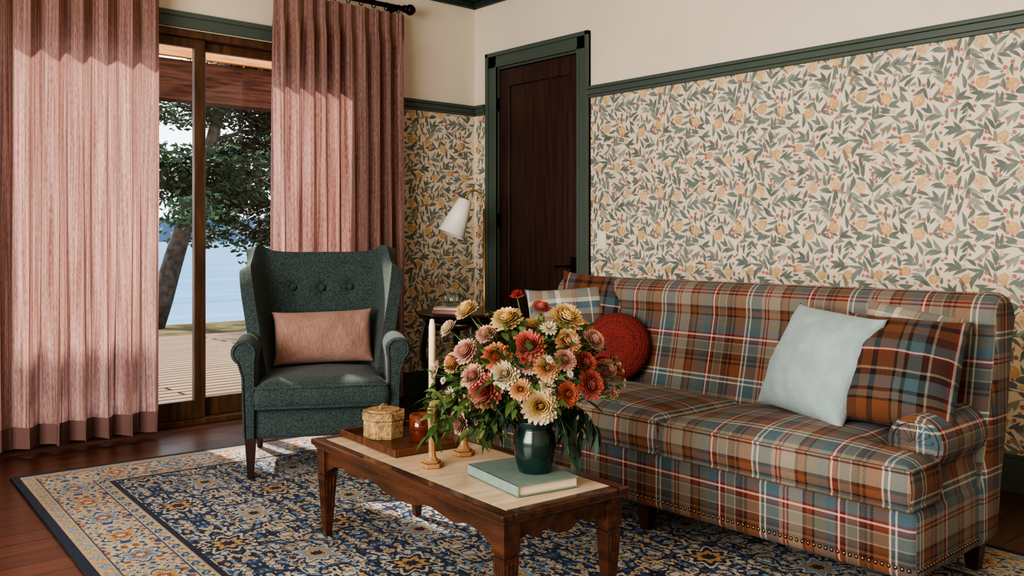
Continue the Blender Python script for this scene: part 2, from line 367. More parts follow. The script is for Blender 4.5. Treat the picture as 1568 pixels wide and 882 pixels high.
b=MB()
for o,z0,z1 in ((.035,2.955,3.0),(.06,3.0,3.03),(.10,3.03,H)):
    b.box(-o,0,YB,0,z0,z1,M['crown']); b.box(XL,0,-o,0,z0,z1,M['crown'])
b.build('trim_5',bevel=.004)
b=MB(); b.box(-.022,0,YB,-1.245,0,.15,M['trim']); b.box(-.014,0,YB,-1.245,.15,.172,M['trim']); b.build('baseboard_right',bevel=.003)
b=MB(); b.box(-1.0,0,-.022,0,0,.15,M['trim']); b.box(-1.0,0,-.014,0,.15,.172,M['trim']); b.box(XL,-3.5,-.022,0,0,.15,M['trim']); b.build('baseboard_window',bevel=.003)
e=empty('door_1',(0,-.71,0))
b=MB(); w=.43
b.box(.03,.075,-w,w,0.01,2.44,M['doorwood'])
for y0,y1,z0,z1 in ((-w,-w+.115,.01,2.44),(w-.115,w,.01,2.44),(-w+.115,w-.115,2.31,2.44),(-w+.115,w-.115,.01,.24)):
    b.box(.012,.03,y0,y1,z0,z1,M['doorwood'])
b.build('slab',e,bevel=.004)
b=MB()
for z in (.3,1.30,2.18): b.box(.0,.014,w-.008,w+.01,z-.05,z+.05,M['black'])
b.build('hinges',e)
b=MB(); b.box(.002,.012,-.40,-.345,.87,1.03,M['black']); b.tube([(.01,-.37,.965),(-.055,-.37,.965)],.010,M['black'],10); b.tube([(-.05,-.375,.965),(-.052,-.30,.965),(-.05,-.24,.96)],.008,M['black'],10)
b.build('lever_handle',e,bevel=.003)
b=MB()
for (o,a,c) in ((.02,0,.115),(.034,.0,.03),(.026,.095,.115)):
    b.box(-o,0,w+.115-c,w+.115-a,0,2.575-a,M['trim']); b.box(-o,0,-w-.115+a,-w-.115+c,0,2.575-a,M['trim'])
    b.box(-o,0,-w-.115+a,w+.115-a,2.575-c,2.575-a,M['trim'])
b.box(0,.12,w,w+.01,0,2.46,M['trim']); b.box(0,.12,-w-.01,-w,0,2.46,M['trim']); b.box(0,.12,-w,w,2.445,2.46,M['trim'])
b.build('casing',e,bevel=.003)
b=MB(); b.box(.13,.14,-w,w,0,2.46,M['doorwood']); b.build('backing',e)
b=MB(); b.box(-.006,0,-.04,.04,-.06,.06,M['white']); b.box(-.010,-.006,-.017,.017,-.034,.034,M['white']); b.build('light_switch',loc=(-.002,-1.36,1.15),bevel=.003)
# sliding door
e=empty('window_1',(0,0,0))
b=MB()
for (o,a,c) in ((.02,0,.095),(.034,0,.03)):
    b.box(-3.495+a,-3.495+c,-o,0,0,2.55-a,M['trim']); b.box(-1.005-c,-1.005-a,-o,0,0,2.55-a,M['trim']); b.box(-3.495+a,-1.005-a,-o,0,2.55-c,2.55-a,M['trim'])
b.build('casing',e,bevel=.003)
b=MB(); F=M['frame']
b.box(-3.4,-3.35,0,.15,0,2.45,F); b.box(-1.15,-1.1,0,.15,0,2.45,F); b.box(-3.35,-1.15,0,.15,2.405,2.45,F); b.box(-3.35,-1.15,0,.15,0,.035,F)
def panel(x0,x1,y0,y1,st=.07):
    b.box(x0,x0+st,y0,y1,.035,2.405,F); b.box(x1-st,x1,y0,y1,.035,2.405,F); b.box(x0+st,x1-st,y0,y1,.035,.15,F); b.box(x0+st,x1-st,y0,y1,2.35,2.405,F)
panel(-3.35,-2.155,.03,.07); panel(-2.20,-1.15,.085,.125)
b.build('frame',e,bevel=.004)
b=MB(); b.box(-3.28,-2.225,.048,.052,.15,2.35,M['glass']); b.box(-2.13,-1.22,.103,.107,.15,2.35,M['glass']); b.build('glass_panes',e)
# curtains
def curtain(name,x0,x1,folds,seed,ph=0):
    r=random.Random(seed); nx=folds*22; zs=list(np.linspace(.035,2.62,26))+[2.66,2.70,2.735,2.76]; V=[];Fc=[];UV=[]
    jit=[r.uniform(.55,1.35) for _ in range(folds+2)]; jx=[r.uniform(-.35,.35) for _ in range(folds+2)]
    for z in zs:
        up=z/2.76; arc=0; pv=None
        for i in range(nx+1):
            t=i/nx*folds; k=int(min(t,folds-1e-6))
            a=(jit[k]*(1-(t-k))+jit[k+1]*(t-k))
            sway=.3*math.sin(z*1.3+k*1.7+seed)*(1-up)
            q=2*math.pi*(t+sway*.25)+ph
            amp=.056*a*(1-.35*up)
            if z>2.55: amp*=.6
            s_=math.sin(q); s_=math.copysign(abs(s_)**.8,s_)
            y=-.15+amp*s_+.012*math.sin(2.7*q+z*2)*(1-up)
            x=x0+(x1-x0)*(i/nx)+.018*math.sin(2*q)*(1-.5*up)+(jx[k]*(1-(t-k))+jx[k+1]*(t-k))*.03
            zz=z+(.006*math.sin(q+k) if z<.1 else 0)
            V.append((x,y,zz)); UV.append((i/nx*(x1-x0)*2.2,zz))
    n=nx+1
    for j in range(len(zs)-1):
        for i in range(nx): Fc.append((j*n+i,j*n+i+1,(j+1)*n+i+1,(j+1)*n+i))
    b=MB(); b.add(V,Fc,M['curtain']); o=b.build(name,smooth=True,fixn=False)
    uv=o.data.uv_layers.new(name='UVMap').data
    for l in o.data.loops: uv[l.index].uv=UV[l.vertex_index]
    return o
curtain('curtain',-3.72,-2.50,9,2)
curtain('curtain',-1.78,-.77,10,5,1)
b=MB()
b.tube([(-3.85,-.15,2.805),(-.735,-.15,2.805)],.017,M['black'],16)
for x in (-3.87,-.72):
    b.lathe([(.004,-.04),(.022,-.034),(.036,-.015),(.040,0),(.036,.015),(.022,.034),(.004,.04)],M['black'],20,Matrix.Translation((x,-.15,2.805))@Matrix.Rotation(math.pi/2,4,'Y'))
    s=1 if x<-2 else -1
    b.lathe([(.026,-.012),(.028,0),(.026,.012)],M['black'],20,Matrix.Translation((x+s*.045,-.15,2.805))@Matrix.Rotation(math.pi/2,4,'Y'))
for x in (-3.80,-2.1,-.80): b.box(x-.008,x+.008,-.15,0,2.797,2.813,M['black']); b.box(x-.02,x+.02,-.01,0,2.76,2.85,M['black'])
for (x0,x1) in ((-3.68,-2.52),(-1.74,-.82)):
    for i in range(10):
        x=x0+(x1-x0)*i/9
        b.tube([(x,-.15+.027*math.cos(t),2.795+.027*math.sin(t)) for t in np.linspace(0,2*math.pi,17)],.0032,M['black'],6)
b.build('curtain_rod',smooth=True)
# ------------------------------------------------------------------ rug
def make_rug():
    W,Lg,c=2.75,4.3,.0058
    nx,ny=int(W/c),int(Lg/c)
    px=(np.arange(nx)+.5)*c; qy=(np.arange(ny)+.5)*c
    Pg,Q=np.meshgrid(px,qy,indexing='ij')
    navy=np.array([.009,.016,.042]); cream=np.array([.41,.37,.30]); gold=np.array([.38,.225,.09]); rust=np.array([.25,.085,.045]); lb=np.array([.14,.225,.31]); tan=np.array([.38,.28,.17]); mb=np.array([.030,.06,.13])
    col=np.zeros((nx,ny,3))+navy
    def lp(n,m,s,seed):
        r=np.random.default_rng(seed); a=r.standard_normal((n,m)); f=np.fft.fft2(a)
        kx=np.fft.fftfreq(n)[:,None]; ky=np.fft.fftfreq(m)[None,:]; k=np.sqrt(kx**2+ky**2)
        f*=np.exp(-((k-s)/(s*.45))**2); o=np.fft.ifft2(f).real; return o/o.std()
    def sym(n,m,s,seed):
        h=lp(n,m,s,seed); h=np.concatenate([h,h[::-1]],0); h=np.concatenate([h,h[:,::-1]],1); return h
    def sample(t,i,j): return t[i%t.shape[0],j%t.shape[1]]
    I=np.arange(nx)[:,None]-nx//2+0*np.arange(ny)[None,:]; J=0*np.arange(nx)[:,None]+np.arange(ny)[None,:]-ny//2
    n1=sym(38,52,.070,1); n2=sym(38,52,.14,2); n3=sym(76,104,.10,3)
    a=sample(n1,I,J); b_=sample(n2,I,J); d=sample(n3,I,J)
    F=np.zeros((nx,ny,3))+navy
    F[(a>.30)]=cream; F[(a>.65)]=tan; F[(a>1.0)]=navy; F[a>1.3]=lb; F[a>1.7]=cream
    F[(a<-.8)]=mb; F[(a<-1.2)]=lb; F[(a<-1.7)]=cream
    F[(d>1.0)&(a<.2)]=cream; F[(d>1.5)&(a<.2)]=gold; F[(d<-1.3)&(a<.2)]=lb; F[(b_>1.2)]=mb; F[(b_<-1.8)]=gold
    cx,cy=.44,.60
    for ox,oy,r0 in ((0,0,.085),(cx/2,cy/2,.07)):
        u=((Pg-W/2+ox+cx/2)%cx)-cx/2; v=((Q-Lg/2+oy+cy/2)%cy)-cy/2
        th=np.arctan2(v,u); rr=np.maximum(abs(u),abs(v))*.5+np.sqrt(u*u+v*v)*.5; k=r0*(1+.18*np.cos(8*th))
        F[rr<k*1.12]=navy; F[rr<k]=cream; F[rr<k*.82]=navy if ox==0 else lb; F[rr<k*.58]=gold; F[rr<k*.3]=navy
    E=np.minimum(np.minimum(Pg,W-Pg),np.minimum(Q,Lg-Q))
    side=(np.minimum(Pg,W-Pg)<=np.minimum(Q,Lg-Q))
    T=np.where(side,Q-Lg/2,Pg-W/2)
    col[:]=F
    def band(e0,e1,c_): col[(E>=e0)&(E<e1)]=c_
    band(0,.38,cream)
    band(0,.034,navy); band(.034,.042,tan)
    def minor(e0,e1,bg,m1,m2,per):
        band(e0,e1,bg); mid=(e0+e1)/2; hw=(e1-e0)/2
        k=((T/per)%1)-.5; y=(E-mid)/hw; s_=(E>=e0)&(E<e1)
        alt=(np.floor(T/per)%2==0)
        dd=abs(k)*2+abs(y)*.9
        col[s_&(dd<.75)&alt]=m1; col[s_&(dd<.75)&~alt]=m2; col[s_&(dd<.3)]=cream
        wv=abs(y-.6*np.sin(T/per*math.pi*2))<.16; col[s_&wv&(dd>.75)]=m2
    minor(.042,.092,tan,gold,lb,.06); band(.092,.099,mb)
    e0,e1=.099,.30; mid=(e0+e1)/2; s_=(E>=e0)&(E<e1); col[s_]=np.array([.44,.34,.22])
    nb=sym(34,19,.11,8); nb2=sym(34,19,.2,9)
    ii=(T/c).astype(int); jj=((E-mid)/c).astype(int)
    va=sample(nb,ii,jj); vb=sample(nb2,ii,jj)
    col[s_&(va>.8)]=lb; col[s_&(va>1.3)]=mb; col[s_&(va<-.9)]=gold; col[s_&(va<-1.4)]=rust; col[s_&(vb>1.5)]=lb; col[s_&(vb<-1.7)]=mb
    per=.27; u=((T/per)%1-.5)*per; v=E-mid; th=np.arctan2(v,u); rr=np.sqrt(u*u+v*v); k=.064*(1+.2*np.cos(6*th))
    alt=(np.floor(T/per)%2==0)
    col[s_&(rr<k*1.15)]=mb; col[s_&(rr<k)]=cream; col[s_&(rr<k*.82)&alt]=gold; col[s_&(rr<k*.82)&~alt]=lb; col[s_&(rr<k*.5)]=rust; col[s_&(rr<k*.25)]=cream
    band(.30,.307,mb); minor(.307,.352,np.array([.34,.33,.27]),gold,mb,.055); band(.352,.362,gold); band(.362,.38,navy)
    r=np.random.default_rng(1)
    col*=(1+.13*r.standard_normal((nx,ny,1)))
    fade=1+.10*np.sin(Q*7+1.3*np.sin(Q*3))[...,None]; col=np.clip(col*fade,0.004,1)
    gx=np.linspace(0,W,nx+1); gy=np.linspace(0,Lg,ny+1); GX,GY=np.meshgrid(gx,gy,indexing='ij')
    V=np.stack([GX.ravel(),-GY.ravel(),np.full(GX.size,.012)],1)
    idx=np.arange((nx+1)*(ny+1)).reshape(nx+1,ny+1)
    q=np.stack([idx[:-1,:-1],idx[:-1,1:],idx[1:,1:],idx[1:,:-1]],-1).reshape(-1,4)
    nv=len(V); base=[(0,0,.001),(W,0,.001),(W,-Lg,.001),(0,-Lg,.001)]
    top=[idx[0,0],idx[nx,0],idx[nx,ny],idx[0,ny]]
    V=np.concatenate([V,np.array(base)]); q=np.concatenate([q,np.array([[nv+i,nv+(i+1)%4,top[(i+1)%4],top[i]] for i in range(4)]+[[nv,nv+3,nv+2,nv+1]])])
    me=bpy.data.meshes.new('area_rug'); me.vertices.add(len(V)); me.vertices.foreach_set('co',V.astype(np.float32).ravel())
    me.loops.add(len(q)*4); me.loops.foreach_set('vertex_index',q.astype(np.int32).ravel())
    me.polygons.add(len(q)); me.polygons.foreach_set('loop_start',(np.arange(len(q))*4).astype(np.int32))
    me.update(calc_edges=True)
    at=me.attributes.new('Col','FLOAT_COLOR','FACE')
    cc=np.ones((len(q),4),np.float32); cc[:nx*ny,:3]=col.reshape(-1,3); cc[nx*ny:,:3]=navy
    at.data.foreach_set('color',cc.ravel())
    me.materials.append(M['rug']); me.validate()
    o=bpy.data.objects.new('area_rug',me); COL.objects.link(o); o.location=(-3.40,-.657,0); o.rotation_euler=(0,0,R(-3.7))
make_rug()
# ------------------------------------------------------------------ cushions / pillows
def rectdist(x,y,polys):
    d=1e9
    n=len(polys)
    for i in range(n):
        ax,ay=polys[i]; bx,by=polys[(i+1)%n]
        dx,dy=bx-ax,by-ay; t=max(0,min(1,((x-ax)*dx+(y-ay)*dy)/(dx*dx+dy*dy))); d=min(d,math.hypot(x-ax-t*dx,y-ay-t*dy))
    return d
def inside(x,y,polys):
    r=False;n=len(polys);j=n-1
    for i in range(n):
        xi,yi=polys[i];xj,yj=polys[j]
        if (yi>y)!=(yj>y) and x<(xj-xi)*(y-yi)/(yj-yi)+xi: r=not r
        j=i
    return r
def boxed_cushion(name,outline,z0,z1,mat,parent,crown=.02,step=.025,r=.06,pipe=True,drop=.022):
    xs=sorted(set(round(p[0],4) for p in outline)); ys=sorted(set(round(p[1],4) for p in outline))
    def div(a):
        o=[]
        for i in range(len(a)-1):
            n=max(1,int(round((a[i+1]-a[i])/step))); o+=[a[i]+(a[i+1]-a[i])*k/n for k in range(n)]
        return o+[a[-1]]
    gx,gy=div(xs),div(ys)
    cells=[(i,j) for i in range(len(gx)-1) for j in range(len(gy)-1) if inside((gx[i]+gx[i+1])/2,(gy[j]+gy[j+1])/2,outline)]
    top={};bot={};V=[];Fc=[]
    xc,yc=(xs[0]+xs[-1])/2,(ys[0]+ys[-1])/2; hx,hy=(xs[-1]-xs[0])/2,(ys[-1]-ys[0])/2
    def vert(i,j,tp):
        D=top if tp else bot
        if (i,j) in D: return D[(i,j)]
        x,y=gx[i],gy[j]; d=rectdist(x,y,outline); f=math.sqrt(max(0,1-(1-min(d/r,1))**2))
        cr=crown*(1-((x-xc)/hx)**2*.9)*(1-((y-yc)/hy)**2*.9)
        nz=.004*noise.noise(Vector((x*7,y*7,z0*3+(3 if tp else 0))))
        z=(z1-drop+drop*f+cr*min(1,d/.08)+nz*f) if tp else (z0+.008-.008*f)
        V.append((x,y,z)); D[(i,j)]=len(V)-1; return len(V)-1
    ed={}
    for i,j in cells:
        q=[(i,j),(i+1,j),(i+1,j+1),(i,j+1)]
        Fc.append([vert(a,c,True) for a,c in q]); Fc.append([vert(a,c,False) for a,c in q][::-1])
        for k in range(4):
            a,c=q[k],q[(k+1)%4]; ed[(a,c)]=1
    bd=[(a,c) for (a,c) in ed if (c,a) not in ed]
    mid={}
    def mv(a,k):
        if (a,k) in mid: return mid[(a,k)]
        zt=V[top[a]][2]; zb=V[bot[a]][2]; x,y=gx[a[0]],gy[a[1]]
        nx_=0;ny_=0
        t=(k)/4; bul=.010*math.sin(math.pi*t)
        for (p,q) in bd:
            if a==p or a==q:
                dx=gx[q[0]]-gx[p[0]]; dy=gy[q[1]]-gy[p[1]]; l=math.hypot(dx,dy); nx_+=dy/l; ny_-=dx/l
        l=math.hypot(nx_,ny_) or 1
        V.append((x+nx_/l*bul,y+ny_/l*bul,zb+(zt-zb)*t)); mid[(a,k)]=len(V)-1; return len(V)-1
    for a,c in bd:
        for k in range(4):
            va0=bot[a] if k==0 else mv(a,k); vc0=bot[c] if k==0 else mv(c,k)
            va1=top[a] if k==3 else mv(a,k+1); vc1=top[c] if k==3 else mv(c,k+1)
            Fc.append((va0,vc0,vc1,va1))
    b=MB(); b.add(V,Fc,mat); o=b.build(name,parent,smooth=True); box_uv(o)
    if pipe:
        b=MB()
        def rnd(pts,z,rad=.03):
            out=[];n=len(pts)
            for i in range(n):
                p=Vector(pts[i]);a=(Vector(pts[i-1])-p).normalized();c=(Vector(pts[(i+1)%n])-p).normalized()
                for t in (0,.5,1): q=p+a*rad*(1-t)**2*1+c*rad*t**2; out.append((q.x,q.y,z))
            return out+[out[0]]
        pp=rnd(outline,z1-drop,.012); b.tube(pp,.007,mat,8); pp=rnd(outline,z0+.008,.012); b.tube(pp,.0065,mat,8)
        o=b.build(name+'_piping',parent,smooth=True); box_uv(o)
def pillow(name,w,h,T,mat,loc,rot,parent=None,n=30,seed=0,pinch=.08,wr=.006):
    V=[];UV=[];Fc=[]
    N=n+1
    for side in (1,-1):
        for j in range(N):
            for i in range(N):
                u=-1+2*i/n; v=-1+2*j/n
                u2=math.sin(u*math.pi/2)*.45+u*.55; v2=math.sin(v*math.pi/2)*.45+v*.55
                x=w/2*u2*(1-pinch*(1-v2**4)*abs(u2)); z=h/2*v2*(1-pinch*(1-u2**4)*abs(v2))
                t=max(0,(1-u2*u2)*(1-v2*v2)); y=T/2*t**.5
                cf=.004*math.sin((abs(u2)-abs(v2))*14)*min(1,t*5)*(abs(u2*v2))
                nz=noise.noise(Vector((x*9+seed,z*9,side*2.0)))*wr*2.5+noise.noise(Vector((x*25+seed,z*25,side*2.0)))*wr
                y=(y+nz*min(1,t*3)+cf)
                z+=-.02*h*(1-v2)*(1-abs(v2))*(1-u2*u2)
                V.append((x,-side*y,z)); UV.append((x,z))
    for s_ in (0,1):
        o=s_*N*N
        for j in range(n):
            for i in range(n):
                f=(o+j*N+i,o+j*N+i+1,o+(j+1)*N+i+1,o+(j+1)*N+i); Fc.append(f if s_==0 else f[::-1])
    me=bpy.data.meshes.new(name); me.from_pydata(V,[],Fc); me.materials.append(mat)
    uv=me.uv_layers.new(name='UVMap').data
    for l in me.loops: uv[l.index].uv=UV[l.vertex_index]
    bm=bmesh.new(); bm.from_mesh(me); bmesh.ops.remove_doubles(bm,verts=bm.verts,dist=.0004)
    bm.to_mesh(me); bm.free()
    me.polygons.foreach_set('use_smooth',[True]*len(me.polygons))
    o=bpy.data.objects.new(name,me); COL.objects.link(o); o.location=loc; o.rotation_euler=rot
    if parent: o.parent=parent
    return o
# ------------------------------------------------------------------ sofa
sf=empty('sofa',(-1.33,-3.17,0)); PL=M['plaid']
b=MB(); b.box(-.41,.21,-1.085,1.085,.115,.335,PL); b.build('base',sf,bevel=.025,smooth=True,boxuv=True)
pr=[(.05,.30),(.11,.45),(.160,.66),(.195,.82)]
for t in np.linspace(175,-20,16): pr.append((.285+.092*math.cos(R(t)),.873+.092*math.sin(R(t))))
pr+=[(.350,.78),(.31,.55),(.25,.30),(.215,.115),(.05,.115)]
b=MB(); b.prism(pr,-1.095,1.095,PL,'y')
o=b.build('back',sf,bevel=.035,bseg=4,smooth=True,boxuv=True)
AZ=.496
for sg,nm in ((-1,'arm_right'),(1,'arm_left')):
    pr=[(.91,.30),(.905,.46)]
    for t in np.linspace(190,-50,16): pr.append((.995+.092*math.cos(R(t)),AZ+.092*math.sin(R(t))))
    pr+=[(1.065,.39),(1.083,.29),(1.083,.12),(.91,.12)]
    b=MB(); b.prism([(sg*y,z) for y,z in pr],-.225,.24,PL,'x'); b.build(nm,sf,bevel=.018,smooth=True,boxuv=True)
    b=MB()
    sc=[(-.228,sg*(.995+.075*math.cos(t)),AZ+.075*math.sin(t)) for t in np.linspace(-.9,3.7,20)]
    b.tube(sc,.006,PL,8)
    for k in range(7):
        t=.2+k*.42; b.tube([(-.226,sg*(.995+.012*math.cos(t)),AZ+.012*math.sin(t)),(-.227,sg*(.995+.063*math.cos(t)),AZ+.063*math.sin(t))],[.002,.005],PL,6)
    b.build(nm+'_welt',sf,smooth=True,boxuv=True)
ysp=-.13
boxed_cushion('seat_cushion_1',[(-.45,-1.085),(-.242,-1.085),(-.242,-.905),(.12,-.905),(.12,ysp-.009),(-.45,ysp-.009)],.337,.482,PL,sf,.036)
boxed_cushion('seat_cushion_2',[(-.45,ysp+.009),(.12,ysp+.009),(.12,.905),(-.242,.905),(-.242,1.085),(-.45,1.085)],.337,.482,PL,sf,.036)
b=MB()
for y in np.arange(-1.065,1.07,.021): b.lathe([(.001,.0045),(.005,.0035),(.0075,0)],M['nail'],7,Matrix.Translation((-.4105,y,.152))@Matrix.Rotation(-math.pi/2,4,'Y'))
for x in np.arange(-.39,.19,.021): b.lathe([(.001,.0045),(.005,.0035),(.0075,0)],M['nail'],7,Matrix.Translation((x,-1.0855,.152))@Matrix.Rotation(math.pi/2,4,'X'))
b.build('nailhead_trim',sf,smooth=True)
b=MB()
for x in (-.36,.16):
    for y in (-1.03,0,1.03):
        V=[(x-.02,y-.02,.0135),(x+.02,y-.02,.0135),(x+.02,y+.02,.0135),(x-.02,y+.02,.0135),(x-.032,y-.032,.12),(x+.032,y-.032,.12),(x+.032,y+.032,.12),(x-.032,y+.032,.12)]
        b.add(V,[(3,2,1,0),(4,5,6,7),(0,1,5,4),(1,2,6,5),(2,3,7,6),(3,0,4,7)],M['darkwood'])
b.build('feet',sf,bevel=.003)
pillow('throw_pillow',.43,.43,.22,M['blue'],(-1.40,-3.745,.700),(R(-27),R(4),R(-106)),seed=1,pinch=.06)
pillow('throw_pillow',.42,.42,.19,M['plaid2'],(-1.375,-4.03,.700),(R(-30),R(2),R(-80)),seed=2,pinch=.06)
pillow('throw_pillow',.38,.38,.13,M['plaid3'],(-1.17,-3.95,.73),(R(-16),R(8),R(-92)),seed=8)
pillow('throw_pillow',.42,.42,.17,M['plaid3'],(-1.30,-2.35,.720),(R(-15),R(-4),R(-38)),seed=3)
pillow('throw_pillow',.44,.44,.17,M['plaid2'],(-1.15,-2.40,.775),(R(-18),R(4),R(-62)),seed=4)
b=MB(); pf=[]
for t in np.linspace(-90,90,22): pf.append((max(.001,.165*math.cos(R(t))**.7),.065*math.sin(R(t))))
b.lathe(pf,M['red'],48); b.build('round_throw_pillow',loc=(-1.275,-2.63,.65),rot=(R(90)-R(22),0,R(-62)),smooth=True)
# ------------------------------------------------------------------ armchair
ch=empty('wingback_armchair',(-2.088,-1.316,0),(0,0,R(-29.4))); T_=M['teal']
b=MB(); b.box(-.325,.325,-.345,.33,.20,.345,T_); b.build('base',ch,bevel=.02,smooth=True)
boxed_cushion('seat_cushion',[(-.31,-.385),(.31,-.385),(.31,.24),(-.31,.24)],.345,.470,T_,ch,.03)
def sm(t): t=max(0,min(1,t)); return t*t*(3-2*t)
nr,nc=24,24
BT=((0,.885),(.155,.89),(-.155,.89))
V=[];Fc=[]
def backsurf(s_,sg,h):
    wb=.195+.085*h; yb=.20+.13*h
    wd=.33-.05*sm(h*1.4)
    if h>.7: wd-= .10*((h-.7)/.3)**2
    flare=.060+.032*h
    if s_<=.5:
        q=s_/.5; x=wb*q; y=yb+.012*(1-q*q)
    else:
        q=(s_-.5)/.5; p0=(wb,yb); p1=(wb+flare*.85,yb-.0); p2=(wb+flare,yb-wd)
        x=(1-q)**2*p0[0]+2*q*(1-q)*p1[0]+q*q*p2[0]; y=(1-q)**2*p0[1]+2*q*(1-q)*p1[1]+q*q*p2[1]
    zt=1.085+.040*math.exp(-((s_-.72)/.20)**2)-.07*sm((s_-.78)/.22)
    z=.36+(zt-.36)*h
    return sg*x,y,z
for k in range(nr+1):
    h=k/nr
    for i in range(-nc,nc+1):
        s_=abs(i)/nc; sg=1 if i>=0 else -1
        x,y,z=backsurf(s_,sg,h)
        for bx,bz in BT:
            d=math.hypot(x-bx,z-bz); y+=.034*math.exp(-(d/.032)**2)
            if z<bz: y+=.010*math.exp(-((x-bx)/.012)**2)*max(0,1-(bz-z)/.22)
        V.append((x,y,z))
n=2*nc+1
for k in range(nr):
    for i in range(n-1): Fc.append((k*n+i,k*n+i+1,(k+1)*n+i+1,(k+1)*n+i))
b=MB(); b.add(V,Fc,T_); o=b.build('wing_back',ch,smooth=True,fixn=False)
so=o.modifiers.new('s','SOLIDIFY'); so.thickness=.065; so.offset=-1
sb=o.modifiers.new('b','BEVEL'); sb.width=.022; sb.segments=3; sb.limit_method='ANGLE'; sb.angle_limit=R(50)
sb=o.modifiers.new('b2','SUBSURF'); sb.levels=1; sb.render_levels=1
b=MB()
for bx,bz in BT:
    h=(bz-.36)/.73; y=.20+.13*h+.012+.010
    b.lathe([(.001,.013),(.011,.010),(.018,0),(.014,-.006)],T_,14,Matrix.Translation((bx,y,bz))@Matrix.Rotation(math.pi/2,4,'X'))
b.build('buttons',ch,smooth=True)
for sg,nm in ((-1,'arm_left'),(1,'arm_right')):
    pr=[(.312,.20),(.312,.56)]
    for t in np.linspace(175,-60,14): pr.append((.365+.062*math.cos(R(t)),.615+.062*math.sin(R(t))))
    pr+=[(.378,.50),(.368,.20)]
    b=MB(); b.prism([(sg*x,z) for x,z in pr],-.36,.26,T_,'y'); b.build(nm,ch,bevel=.016,smooth=True)
    b=MB()
    fp=[(sg*.320,-.363,.21),(sg*.320,-.363,.56)]+[(sg*(.365+.050*math.cos(t)),-.363,.615+.050*math.sin(t)) for t in np.linspace(3.05,-1.0,16)]+[(sg*.370,-.363,.50),(sg*.360,-.363,.21)]
    b.tube(fp,.0045,T_,8); b.build(nm+'_welt',ch,smooth=True)
b=MB()
for x in (-.335,.335):
    for y,k in ((-.33,0),(.28,.05)):
        V=[(x-.014,y-.014+k,.0135),(x+.014,y-.014+k,.0135),(x+.014,y+.014+k,.0135),(x-.014,y+.014+k,.0135),(x-.026,y-.026,.21),(x+.026,y-.026,.21),(x+.026,y+.026,.21),(x-.026,y+.026,.21)]
        b.add(V,[(3,2,1,0),(4,5,6,7),(0,1,5,4),(1,2,6,5),(2,3,7,6),(3,0,4,7)],M['darkwood'])
b.build('legs',ch,bevel=.003)
pillow('lumbar_pillow',.53,.29,.15,M['pink'],(-2.045,-1.25,.638),(R(-14),R(-1.5),R(-29.4)),seed=6,pinch=.07)
# ------------------------------------------------------------------ coffee table
ct=empty('coffee_table',(-2.515,-2.985,0),(0,0,R(-3.7))); W_=M['mahog']
hw,hl=.25,.6175
b=MB()
b.box(-hw,-hw+.045,-hl,hl,.362,.385,W_); b.box(hw-.045,hw,-hl,hl,.362,.385,W_); b.box(-hw+.045,hw-.045,-hl,-hl+.045,.362,.385,W_); b.box(-hw+.045,hw-.045,hl-.045,hl,.362,.385,W_)
b.box(-hw+.01,hw-.01,-hl+.01,hl-.01,.350,.363,W_)
b.build('top_frame',ct,bevel=.006,smooth=False)
b=MB(); b.box(-hw+.045,hw-.045,-hl+.045,hl-.045,.363,.384,M['marble']); b.build('stone_inset',ct,bevel=.001)
def apron(L_,n):
    pts=[(-L_,.35)]+[(-L_,.285)]
    m=40
    for i in range(m+1):
        t=i/m; x=-L_+2*L_*t; c=abs(t-.5)*2
        z=.272+ (.030*sm((.95-c)/.10)) - .012*math.exp(-((c-.62)/.07)**2) - .024*math.exp(-((c)/.16)**2)+.006*math.cos(c*18)
        pts.append((x,z))
    pts+=[(L_,.285),(L_,.35)]; return pts
b=MB(); al=hl-.06; aw=hw-.06
for x in (-hw+.028,hw-.046): b.prism(apron(al,3),x,x+.018,W_,'x')
for y in (-hl+.028,hl-.046): b.prism(apron(aw,1),y,y+.018,W_,'y')
b.build('scalloped_apron',ct,bevel=.002)
b=MB()
for sx in (-1,1):
    for sy in (-1,1):
        x,y=sx*(hw-.048),sy*(hl-.048)
        b.box(x-.030,x+.030,y-.030,y+.030,.262,.351,W_)
        b.box(x-.024,x+.024,y-.024,y+.024,.25,.262,W_)
        def fr2(a,z0,c,z1):
            V=[(x-a,y-a,z0),(x+a,y-a,z0),(x+a,y+a,z0),(x-a,y+a,z0),(x-c,y-c,z1),(x+c,y-c,z1),(x+c,y+c,z1),(x-c,y+c,z1)]
            b.add(V,[(3,2,1,0),(4,5,6,7),(0,1,5,4),(1,2,6,5),(2,3,7,6),(3,0,4,7)],W_)
        fr2(.013,.013,.028,.25)
        for k in (-1,0,1):
            for ax in (0,1):
                for sg in (-1,1):
                    z0,z1=.04,.235
                    def pos(z):
                        h=.013+(.028-.013)*(z-.013)/.237
                        q=(k*h*.55,sg*(h-.001)); return (x+q[0],y+q[1],z) if ax==0 else (x+q[1],y+q[0],z)
                    b.tube([pos(z0),pos(z1)],[.0022,.0045],W_,6)
b.build('legs',ct,bevel=.0015)
TZ=.385
e=empty('wooden_tray',(-2.485,-2.625,TZ),(0,0,R(-5)))
b=MB(); b.box(-.145,.145,-.215,.215,0.001,.01,M['traywood'])
for x0,x1,y0,y1 in ((-.153,-.142,-.223,.223),(.142,.153,-.223,.223),(-.142,.142,-.223,-.212),(-.142,.142,.212,.223)): b.box(x0,x1,y0,y1,.001,.026,M['traywood'])
b.build('tray_body',e,bevel=.003)
b=MB()
oc=[(.078*math.cos(R(22.5+45*i))*1.05,.078*math.sin(R(22.5+45*i))*1.05) for i in range(8)]
